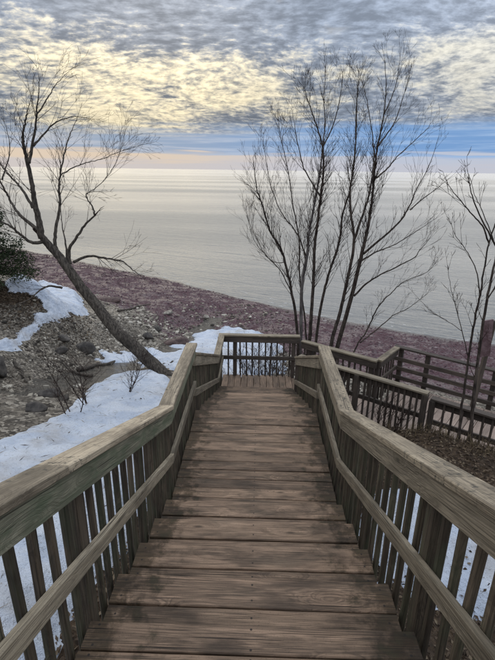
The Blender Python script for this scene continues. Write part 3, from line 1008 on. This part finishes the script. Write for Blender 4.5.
# leaning tree on the creek bank
hb = hit(163, 374)
make_tree('leaning_tree', 'thick leaning bare tree on the snowy bank beside the creek', 'tree', [
    ('trunk', [(163, 374), (140, 352), (116, 330), (95, 304), (76, 280), (62, 260), (50, 246), (42, 237)], 0.27, 0.15, -0.3, 0.0, M_BARK2),
    ('limb', [(42, 238), (39, 222), (35, 205), (33, 190), (28, 165), (24, 148), (23, 138), (24, 126), (27, 112)], 0.13, 0.02, -0.8, 1.2, None, -0.3),
    ('limb', [(29, 163), (33, 140), (36, 122), (37, 108), (39, 92), (39, 78)], 0.055, 0.008, -0.5, 1.0, None, -0.8),
    ('limb', [(33, 146), (44, 134), (56, 122), (72, 117), (88, 118)], 0.04, 0.008, 0.4, 1.2, None, -0.8),
    ('limb', [(36, 116), (44, 104), (51, 92), (58, 82), (66, 74)], 0.03, 0.007, 0.3, 1.0, None, -0.9),
    ('limb', [(40, 232), (32, 225), (20, 215), (10, 200), (2, 185), (-8, 170)], 0.085, 0.02, 0.6, 1.3, None, -0.3),
    ('limb', [(45, 241), (33, 243), (22, 236), (10, 226), (-4, 218), (-22, 200)], 0.075, 0.02, -0.8, 1.1, None, -0.3),
    ('limb', [(33, 208), (24, 192), (14, 180), (3, 168), (-6, 150)], 0.06, 0.012, 0.3, 1.3, None, -0.4),
    ('limb', [(58, 255), (55, 240), (57, 222), (60, 204), (59, 188), (60, 176), (64, 155), (68, 140), (73, 128), (78, 116)], 0.075, 0.008, 0.7, 1.3, None, -0.1),
    ('limb', [(67, 262), (66, 246), (63, 230), (61, 212)], 0.05, 0.012, 0.4, 0.9, None, -0.1),
    ('limb', [(60, 176), (72, 168), (86, 163), (104, 158), (124, 150), (140, 145)], 0.028, 0.006, 0.6, 1.6, None, 0.2),
    ('limb', [(70, 264), (69, 250), (76, 238), (86, 224), (95, 215)], 0.075, 0.035, -0.5, 0.5, None, -0.1),
    ('limb', [(95, 215), (92, 206), (86, 196), (90, 192), (104, 192)], 0.032, 0.008, -0.3, 2.2, None, -0.6),
    ('limb', [(86, 194), (98, 186), (112, 170), (121, 150), (126, 128)], 0.016, 0.005, 0.4, 1.8, None, -0.9),
    ('limb', [(74, 262), (88, 256), (104, 258), (121, 261), (133, 270), (141, 276)], 0.06, 0.012, -0.6, 1.2, None, -0.1),
    ('limb', [(62, 288), (50, 286), (40, 290), (28, 300), (12, 306)], 0.05, 0.012, -0.8, 1.0, None, -0.2),
    ('limb', [(4, 120), (10, 150), (2, 180)][::-1], 0.03, 0.008, 0.2, 1.2, None, 0.2),
], hb.y, 3, bark=M_BARK2, dens=5.5, tl=(0.4, 1.3), kids=3, droop=0.03, rise=0.12)

# clump of tall bare stems beyond the far landing
CL = 12.6
make_tree('tall_tree_clump', 'tall clump of bare dark stems behind the far landing railing', 'tree', [
    ('stem', [(297, 328), (291, 289), (282, 252), (270, 231), (262, 204), (257, 190), (254, 168)], 0.085, 0.014, -0.6, 1.2),
    ('stem', [(301, 331), (302, 287), (307, 255), (309, 233), (313, 212), (317, 190), (321, 165), (323, 144), (325, 122), (324, 96), (326, 64)], 0.10, 0.010, 0.5, 1.2, M_GREYBARK, 0.2),
    ('stem', [(310, 335), (313, 292), (315, 246), (319, 210), (323, 178), (323, 150), (316, 124), (309, 104), (304, 88)], 0.10, 0.010, -0.5, 1.2, None, -0.3),
    ('stem', [(316, 340), (323, 297), (330, 270), (339, 243), (343, 214), (350, 190), (352, 178), (355, 156), (356, 113), (359, 84)], 0.085, 0.010, 0.7, 1.2, None, 0.4),
    ('stem', [(306, 332), (300, 280), (299, 240), (293, 205), (288, 170), (281, 140), (278, 120)], 0.055, 0.008, 0.6, 1.2, None, 0.5),
    ('stem', [(331, 345), (339, 316), (347, 282), (354, 243), (351, 214), (350, 192), (353, 170), (356, 137), (357, 100), (358, 81)], 0.105, 0.010, -0.4, 1.0, None, -0.5),
    ('limb', [(354, 241), (361, 220), (367, 202), (372, 180), (374, 156), (372, 132), (366, 96), (361, 79)], 0.06, 0.008, 0.4, 1.0, None, -0.5),
    ('stem', [(337, 349), (351, 299), (361, 258), (366, 236), (371, 209), (373, 190), (375, 166), (378, 144), (384, 113), (386, 84), (384, 56)], 0.12, 0.009, 0.3, 1.0, None, -0.3),
    ('limb', [(378, 146), (393, 125), (403, 98), (410, 74)], 0.035, 0.007, 0.5, 0.9, None, -0.2),
    ('limb', [(384, 114), (395, 88), (400, 57)], 0.028, 0.006, -0.4, 0.9, None, -0.1),
    ('limb', [(376, 178), (388, 168), (400, 154), (424, 132), (432, 122)], 0.04, 0.007, 0.6, 0.9, None, -0.2),
    ('limb', [(363, 254), (382, 238), (400, 221), (410, 205), (416, 190), (429, 166), (438, 139)], 0.055, 0.007, -0.6, 0.8, None, -0.2),
    ('limb', [(410, 210), (424, 198), (440, 186), (452, 176)], 0.03, 0.006, -0.2, 0.9, None, -0.5),
    ('limb', [(360, 262), (376, 252), (392, 246), (417, 231), (437, 217)], 0.045, 0.007, 0.5, 0.9, None, -0.2),
    ('limb', [(354, 296), (366, 284), (380, 275), (412, 259), (420, 250), (430, 238)], 0.05, 0.008, -0.6, 0.8, None, -0.3),
    ('limb', [(323, 146), (331, 130), (337, 112), (341, 92), (343, 70)], 0.035, 0.007, 0.3, 1.1, None, 0.1),
    ('limb', [(320, 196), (304, 168), (297, 140), (292, 110)], 0.04, 0.007, 0.4, 1.2, None, -0.2),
    ('limb', [(306, 256), (296, 232), (283, 215), (272, 190), (266, 160), (264, 146)], 0.035, 0.006, -0.4, 1.2, None, 0.1),
    ('limb', [(291, 291), (280, 270), (268, 258), (254, 240), (247, 216)], 0.03, 0.006, 0.3, 1.2, None, -0.1),
    ('limb', [(285, 262), (274, 262), (262, 250), (250, 224), (246, 212)], 0.022, 0.005, 0.4, 1.2, None, -0.3),
], CL, 11, thin=0.62, dens=8.0, tl=(0.35, 1.15), kids=3, start=0.22, rise=0.5, wob=0.005)

# sapling behind the narrow walk
make_tree('leaning_sapling', 'slender two-forked sapling leaning over the narrow walk towards the water', 'tree', [
    ('stem', [(354, 352), (366, 332), (377, 309), (390, 294), (404, 282), (427, 272), (436, 262)], 0.04, 0.008, -0.5, 1.0),
    ('limb', [(360, 343), (376, 330), (393, 316), (408, 308), (422, 298), (430, 290)], 0.03, 0.006, 0.4, 1.0, None, 0.0),
], 11.8, 21, dens=5.0, tl=(0.3, 0.8), kids=3, rise=0.35)

# pair of thin trunks standing before the near railing of the lower walk
h1, h2 = at(458, 446, 6.42), at(470, 448, 6.3)
make_tree('thin_tree', 'thin bare tree, first of the pair before the lower railing', 'tree', [
    ('trunk', [(458, 446), (462, 405), (469, 355), (475, 318), (480, 295), (484, 270), (489, 243), (496, 222)], 0.042, 0.016, 0.1, 0.8),
    ('limb', [(489, 243), (482, 226), (470, 212), (460, 200), (452, 190), (448, 184)], 0.022, 0.006, -0.3, 1.0, None, 0.1),
    ('limb', [(480, 296), (476, 270), (466, 250), (456, 236), (450, 222)], 0.016, 0.005, 0.3, 1.2, None, 0.1),
    ('limb', [(468, 357), (462, 331), (455, 305), (451, 288), (448, 270)], 0.014, 0.005, 0.2, 1.2, None, 0.05),
    ('limb', [(462, 331), (446, 320), (432, 312), (420, 300)], 0.009, 0.004, 0.3, 1.2, None, 0.1),
], h1.y, 31, wob=0.003, thin=0.6, dens=5.0, tl=(0.15, 0.45), kids=3, rise=0.35, group='thin trees before the lower railing')
make_tree('thin_tree', 'thin bare tree, second of the pair, bending off the right edge', 'tree', [
    ('trunk', [(470, 448), (474, 395), (480, 345), (487, 300), (493, 272), (499, 245), (508, 215)], 0.055, 0.018, 0.2, 0.8),
    ('limb', [(498, 250), (486, 228), (474, 202), (470, 186), (468, 174)], 0.024, 0.006, -0.3, 1.0, None, 0.15),
    ('limb', [(495, 245), (484, 215), (475, 195), (470, 178)], 0.014, 0.005, 0.2, 1.0, None, 0.1),
    ('limb', [(487, 300), (498, 280), (506, 255)], 0.02, 0.006, -0.2, 1.0, None, 0.1),
], h2.y, 33, wob=0.003, thin=0.6, dens=5.0, tl=(0.15, 0.45), kids=3, rise=0.35, group='thin trees before the lower railing')

# twiggy shrubs
def shrub(name, label, p, n, H, seed, spread=0.5, rad=0.012, kids=4, mat=M_TWIG):
    r = random.Random(seed)
    root = empty(name, (p[0], p[1], gz(p[0], p[1])), label=label, category='shrub')
    C = Mesh()
    for i in range(n):
        a = r.uniform(0, 2 * math.pi)
        b = Vector((p[0] + math.cos(a) * 0.05 * n ** 0.5, p[1] + math.sin(a) * 0.05 * n ** 0.5, 0)); b.z = gz(b.x, b.y) - 0.05
        d = Vector((math.cos(a) * spread * r.random(), math.sin(a) * spread * r.random(), 1))
        L = H * r.uniform(0.65, 1.0)
        if i < 3:
            T = Mesh(); k = 8; q = b.copy(); pts = [q.copy()]; dd = d.normalized()
            for j in range(k):
                dd = (dd + rvec(r) * 0.13 + Vector((0, 0, 0.05))).normalized(); q = q + dd * (L / k); pts.append(q.copy())
            T.tube(pts, [rad * (1 - 0.7 * j / k) for j in range(k + 1)], 5)
            T.build('stem', mat, root, tuple(b))
            for j in range(2, k + 1):
                for _ in range(2):
                    twig(C, pts[j], dd * 0.6 + rvec(r) * 0.7 + Vector((0, 0, 0.3)), L * r.uniform(0.2, 0.42), rad * 0.45, 1, r, 0, kids, 0.3)
        else:
            twig(C, b, d, L, rad, 2, r, 0, kids, 0.3)
    C.build('crown', mat, root, (p[0], p[1], gz(p[0], p[1])))
    return root


for (px, py, n, H, sd, lab) in ((74, 418, 3, 0.85, 41, 'leggy twig shrub in the snow, nearest the creek edge'), (93, 408, 3, 0.95, 42, 'leggy twig shrub in the snow, middle of three'),
                                (123, 398, 3, 0.9, 43, 'leggy twig shrub in the snow, closest to the landing railing')):
    h = hit(px, py); shrub('twig_shrub', lab, (h.x, h.y), n, H * 1.55, sd, 0.55, 0.012, 3)['group'] = 'twig shrubs in the snow'
for (x, y, n, H, sd, lab) in ((0.15, 11.3, 14, 1.5, 51, 'dark twiggy bush behind the middle of the far landing railing'), (0.95, 11.5, 16, 1.7, 52, 'dark twiggy bush at the foot of the tall stem clump'),
                              (-0.45, 10.9, 9, 1.2, 56, 'sparse twiggy bush at the lake corner of the far landing'), (0.55, 10.6, 12, 1.3, 57, 'dense twiggy bush right against the far landing railing'), (1.9, 10.9, 10, 1.3, 53, 'dark twiggy bush behind the narrow walk'), (1.55, 7.35, 9, 0.55, 54, 'low scrub under the near railing of the boardwalk'),
                              (2.25, 6.85, 9, 0.5, 55, 'low scrub before the joint of the boardwalk railing')):
    shrub('scrub_bush', lab, (x, y), n, H, sd, 0.5, 0.013, 4)['group'] = 'bare scrub round the landings'

# cedar at the left edge
def cedar():
    r = random.Random(5)
    h = at(-9, 280, 17.0); h.z = gz(h.x, h.y)
    root = empty('cedar_tree', h, label='dark green cedar at the left edge above the mound', category='tree')
    top = at(2, 204, 17.0).z
    T = Mesh(); H = top - h.z
    pts = [h + Vector((0.05 * math.sin(k), 0, H * k / 8 - 0.2)) for k in range(9)]
    T.tube(pts, [0.12 * (1 - 0.85 * k / 8) for k in range(9)], 8); T.build('trunk', M_BARK2, root, tuple(h))
    B = Mesh(); V, Fc = [], []
    for i in range(120):
        t = r.uniform(0.25, 1.0); a = r.uniform(0, 2 * math.pi)
        L = (1.05 - t) * 1.5 + 0.45
        b = h + Vector((0, 0, H * t - 0.1))
        d = Vector((math.cos(a), math.sin(a), r.uniform(-0.05, 0.35)))
        q = b.copy(); pp = [q.copy()]
        for j in range(7):
            d = (d + rvec(r) * 0.12 + Vector((0, 0, -0.03))).normalized(); q = q + d * (L / 7); pp.append(q.copy())
        B.tube(pp, [0.018 * (1 - 0.8 * j / 7) for j in range(8)], 3)
        for j in range(int(80 + 90 * L)):
            k = 1 + int(r.random() ** 0.7 * 6.99); c = pp[min(k, 7)] + rvec(r) * r.random() * 0.24
            ax = (d + rvec(r) * 0.8).normalized(); sd = ax.cross(rvec(r)).normalized()
            l, w = r.uniform(0.05, 0.11), r.uniform(0.012, 0.026)
            k0 = len(V)
            V += [c, c + ax * l * 0.5 + sd * w, c + ax * l, c + ax * l * 0.5 - sd * w]; Fc.append((k0, k0 + 1, k0 + 2, k0 + 3))
    B.build('branches', M_TWIG, root, tuple(h))
    mesh_obj('crown', [tuple(v) for v in V], Fc, M_NEEDLE, root, tuple(h), smooth=False)


cedar()

# ------------------------------------------------------------------ stones
def ico(sub):
    bm = bmesh.new(); bmesh.ops.create_icosphere(bm, subdivisions=sub, radius=1.0)
    v = np.array([q.co[:] for q in bm.verts]); f = [[q.index for q in p.verts] for p in bm.faces]; bm.free()
    return v, np.array(f)


ICO1, ICO3 = ico(1), ico(3)


def boulder(px, py, size, mat, label, seed, sq=(1, 0.8, 0.62), y=None):
    h = hit(px, py)
    r = random.Random(seed)
    v, f = ICO3
    v = v.copy()
    for _ in range(9):                                    # knock flat faces off the ball
        n = np.array(rvec(r)[:]); k = r.uniform(0.55, 0.85)
        d = v @ n; v -= np.outer(np.maximum(d - k, 0) * 0.92, n)
    v *= (1 + (fbm(v[:, 0] * 3 + seed, v[:, 1] * 3 + v[:, 2] * 2, seed) * 0.3))[:, None]
    a = r.uniform(0, 6.28); c, s = math.cos(a), math.sin(a)
    v = v * np.array(sq) * size
    v = np.stack([v[:, 0] * c - v[:, 1] * s, v[:, 0] * s + v[:, 1] * c, v[:, 2]], 1)
    base = np.array([h.x, h.y, gz(h.x, h.y) + size * sq[2] * 0.35])
    o = mesh_obj('boulder', v + base, f.tolist(), mat, loc=(h.x, h.y, gz(h.x, h.y)))
    return tag(o, label, 'boulder', 'boulders along the creek')


boulder(85, 351, 0.44, M_ROCK, 'dark angular boulder beside the creek, below the leaning trunk', 1)
boulder(-4, 372, 0.55, M_ROCK, 'mossy dark boulder cut by the left edge of the picture', 2)
boulder(176, 345, 0.62, M_REDROCK, 'long reddish brown boulder behind the landing railing', 3, (1.3, 0.7, 0.5))
boulder(148, 338, 0.30, M_ROCK, 'small black rounded stone in the creek shallows', 4, (1, 0.9, 0.8))
boulder(157, 330, 0.30, M_ROCK, 'small black stone farther out in the creek shallows', 5, (1, 0.9, 0.8))
boulder(118, 357, 0.34, M_ROCK, 'flat dark rock in the snow right below the leaning trunk', 6, (1.2, 0.9, 0.45))
boulder(63, 340, 0.30, M_ROCK, 'low dark rock at the lower lip of the snow bank', 7, (1.3, 0.8, 0.5))
boulder(108, 301, 0.55, M_REDROCK, 'low reddish ledge rock at the back of the beach behind the leaning trunk', 8, (1.6, 0.8, 0.4))
boulder(60, 352, 0.26, M_ROCK, 'small dark rock left of the angular creek boulder', 9, (1.2, 0.9, 0.6))
boulder(52, 396, 0.24, M_ROCK, 'dark rock at the bend of the near snow edge', 10, (1.2, 0.9, 0.6))
boulder(36, 410, 0.2, M_ROCK, 'dark wet rock at the near snow edge by the twigs', 12, (1.2, 0.9, 0.6))
boulder(206, 318, 0.26, M_PALEROCK, 'pale stone at the creek mouth above the far landing', 13, (1.2, 0.9, 0.6))
boulder(168, 314, 0.30, M_PALEROCK, 'pale stone on the beach edge above the creek', 14, (1.2, 0.9, 0.6))


def scatter(name, pts, sizes, mat, label, seed, cat):
    rg = np.random.RandomState(seed)
    v, f = ICO1
    n = len(pts)
    VV = np.empty((n, len(v), 3)); base = ground_z(pts[:, 0], pts[:, 1])
    for i in range(n):
        w = v * (1 + rg.uniform(-0.3, 0.3, (len(v), 1))) * np.array([1, rg.uniform(0.6, 0.95), rg.uniform(0.35, 0.7)]) * sizes[i]
        a = rg.uniform(0, 6.28); c, s = math.cos(a), math.sin(a)
        VV[i, :, 0] = w[:, 0] * c - w[:, 1] * s + pts[i, 0]
        VV[i, :, 1] = w[:, 0] * s + w[:, 1] * c + pts[i, 1]
        VV[i, :, 2] = w[:, 2] + base[i] + sizes[i] * 0.02
    FF = (f[None] + (np.arange(n) * len(v))[:, None, None]).reshape(-1, 3)
    o = mesh_obj(name, VV.reshape(-1, 3), FF.tolist(), mat, smooth=False)
    return tag(o, label, cat, kind='stuff')


rg = np.random.RandomState(4)
c = np.stack([rg.uniform(-16, 4, 60000), rg.uniform(7, 32, 60000)], 1)
gd = poly_dist(c[:, 0], c[:, 1], GULLY); ss = shore_s(c[:, 0], c[:, 1])
w = np.maximum(smoothstep(5.2, 1.5, gd), smoothstep(18, 15, ss) * smoothstep(9, 13, ss) * 0.8) * (0.3 + 0.9 * (fbm(c[:, 0], c[:, 1], 8) > 0))
c = c[rg.rand(len(c)) < w * 0.62][:4500]
scatter('creek_stones', c, 0.03 + 0.11 * rg.rand(len(c)) ** 5 + 0.03 * rg.rand(len(c)), M_COBBLE, 'grey and tan stones strewn along the creek bed', 5, 'stones')
c = np.stack([rg.uniform(-8, 4, 30000), rg.uniform(15, 30, 30000)], 1)
ss = shore_s(c[:, 0], c[:, 1]) + fbm(c[:, 0] * 0.5, c[:, 1] * 0.5, 70) * 4
c = c[(ss > 10.5) & (ss < 16.5) & (fbm(c[:, 0] * 1.2, c[:, 1] * 1.2, 71) > -0.06)][:5000]
M_PALE = mat_plain_varied('pale_stones', [(0.0, (0.06, 0.05, 0.042)), (0.4, (0.17, 0.15, 0.12)), (0.75, (0.30, 0.27, 0.22)), (1.0, (0.52, 0.48, 0.41))], rough=0.7)
scatter('shingle', c, 0.04 + 0.12 * rg.rand(len(c)) ** 3, M_PALE, 'pale tan shingle between the creek and the red beach', 8, 'stones')
c = np.stack([rg.uniform(-30, 18, 90000), rg.uniform(12, 56, 90000)], 1)
ss = shore_s(c[:, 0], c[:, 1])
c = c[(ss > 0.3) & (ss < 12.5)][:20000]
scatter('beach_pebbles', c, 0.03 + 0.06 * rg.rand(len(c)) ** 4, M_PEBBLE, 'red and purple pebbles covering the beach', 6, 'pebbles')


# ------------------------------------------------------------------ driftwood, litter, dry grass
def log(pa, pb, ra, rb, label, seed, lift=0.08):
    r = random.Random(seed)
    a, b = hit(*pa), hit(*pb)
    pts = [a.lerp(b, t / 7) for t in range(8)]
    pts = [Vector((p.x + r.gauss(0, 0.04), p.y + r.gauss(0, 0.04), gz(p.x, p.y) + lift)) for p in pts]
    M = Mesh(); c_ = curve(pts, 3, 0.006, r); M.tube(c_, [ra + (rb - ra) * k / (len(c_) - 1) for k in range(len(c_))], 8)
    o = M.build('driftwood_log', M_BARK2, None, tuple(a))
    tag(o, label, 'log', 'driftwood along the creek')


log((76, 372), (140, 362), 0.09, 0.04, 'dark log lying under the snow edge by the leaning trunk', 1)
log((90, 378), (60, 362), 0.06, 0.025, 'crooked dark log across the creek margin', 2, 0.1)
log((14, 362), (28, 384), 0.05, 0.02, 'thin log by the mossy boulder', 3, 0.08)
log((118, 312), (150, 306), 0.07, 0.03, 'log at the top of the beach behind the leaning trunk', 4, 0.08)


def flakes(name, pts, l, w, mat, label, seed, cat, up=0.3, lift=0.01, zs=None):
    rg = np.random.RandomState(seed); n = len(pts)
    z = (ground_z(pts[:, 0], pts[:, 1]) if zs is None else zs) + lift
    V = np.empty((n, 4, 3))
    d = rg.normal(size=(n, 3)) * np.array([1, 1, up]); d /= np.linalg.norm(d, axis=1)[:, None]
    e = np.cross(d, rg.normal(size=(n, 3)) * np.array([up, up, 1])); e /= np.linalg.norm(e, axis=1)[:, None]
    L = (l * rg.uniform(0.6, 1.3, n))[:, None]; Wd = (w * rg.uniform(0.6, 1.3, n))[:, None]
    p = np.stack([pts[:, 0], pts[:, 1], z + rg.uniform(0, 0.02, n)], 1)
    V[:, 0] = p - d * L; V[:, 1] = p + e * Wd + [0, 0, 0.006]; V[:, 2] = p + d * L; V[:, 3] = p - e * Wd
    F = (np.arange(4)[None] + (np.arange(n) * 4)[:, None])
    o = mesh_obj(name, V.reshape(-1, 3), F.tolist(), mat, smooth=False)
    return tag(o, label, cat, kind='stuff')


c = np.stack([rg.uniform(-1.6, 6.5, 42000), rg.uniform(-0.8, 8.0, 42000)], 1)
flakes('leaf_litter', c, 0.026, 0.016, M_LEAF, 'brown dead leaves covering the slope right of the stairs', 1, 'leaves')
c = np.stack([rg.normal(-10.8, 1.5, 9000), rg.normal(18.4, 1.4, 9000)], 1)
flakes('mound_litter', c, 0.06, 0.03, M_LEAF, 'brown dead leaves on the mound beyond the creek', 2, 'leaves')
c = np.stack([rg.uniform(-11, -2.4, 30000), rg.uniform(6.5, 17, 30000)], 1)
c = c[(poly_dist(c[:, 0], c[:, 1], GULLY) < 3.3) & (fbm(c[:, 0] * 0.8, c[:, 1] * 0.8, 44) > 0.0)]
M_STICK = mat_plain_varied('pale_sticks', [(0.0, (0.05, 0.04, 0.032)), (0.5, (0.17, 0.14, 0.11)), (1.0, (0.36, 0.32, 0.26))])
flakes('twig_litter', c[:7000], 0.15, 0.008, M_STICK, 'fallen twigs and dry stalks strewn over the creek bank', 3, 'twigs', up=0.25, lift=0.02)

rg = np.random.RandomState(14)
d_ = np.concatenate([t_[rg.choice(len(t_), min(len(t_), n_))] for t_, n_ in zip(SNOW_TOPS, (900, 120, 350, 160))])
k_ = fbm(d_[:, 0] * 0.9, d_[:, 1] * 0.9, 33) > -0.08
d_ = d_[k_]
flakes('snow_litter', d_[: len(d_) // 2, :2], 0.075, 0.0035, M_STICK, 'fallen twigs and bark lying on the snow', 4, 'twigs', up=0.12, lift=0.004, zs=d_[: len(d_) // 2, 2])
flakes('snow_leaves', d_[len(d_) // 2:, :2], 0.022, 0.014, M_LEAF, 'dead leaves scattered on the snow', 5, 'leaves', up=0.3, lift=0.004, zs=d_[len(d_) // 2:, 2])
rg = np.random.RandomState(12)
V, Fc = [], []
for i in range(2600):
    t = rg.rand(); n0 = NN0 - 0.15 - abs(rg.normal(0, 0.35)); u0 = rg.uniform(-4.2, 1.4)
    p = un(u0, n0)
    if fbm(p.x * 1.4, p.y * 1.4, 60) < -0.05: continue
    z = gz(p.x, p.y); h = rg.uniform(0.05, 0.2); a = rg.uniform(0, 6.28); lean = rg.uniform(0.1, 0.9) * h
    dx, dy = math.cos(a), math.sin(a); w = 0.0035
    k = len(V)
    V += [(p.x - dy * w, p.y + dx * w, z), (p.x + dy * w, p.y - dx * w, z), (p.x + dx * lean * 0.35 + dy * w * 0.7, p.y + dy * lean * 0.35 - dx * w * 0.7, z + h * 0.6), (p.x + dx * lean * 0.35 - dy * w * 0.7, p.y + dy * lean * 0.35 + dx * w * 0.7, z + h * 0.6), (p.x + dx * lean, p.y + dy * lean, z + h)]
    Fc += [(k, k + 1, k + 2, k + 3), (k + 3, k + 2, k + 4)]
tag(mesh_obj('dry_grass', V, Fc, M_STRAW, smooth=False), 'dry straw grass along the foot of the lower railing', 'grass', kind='stuff')
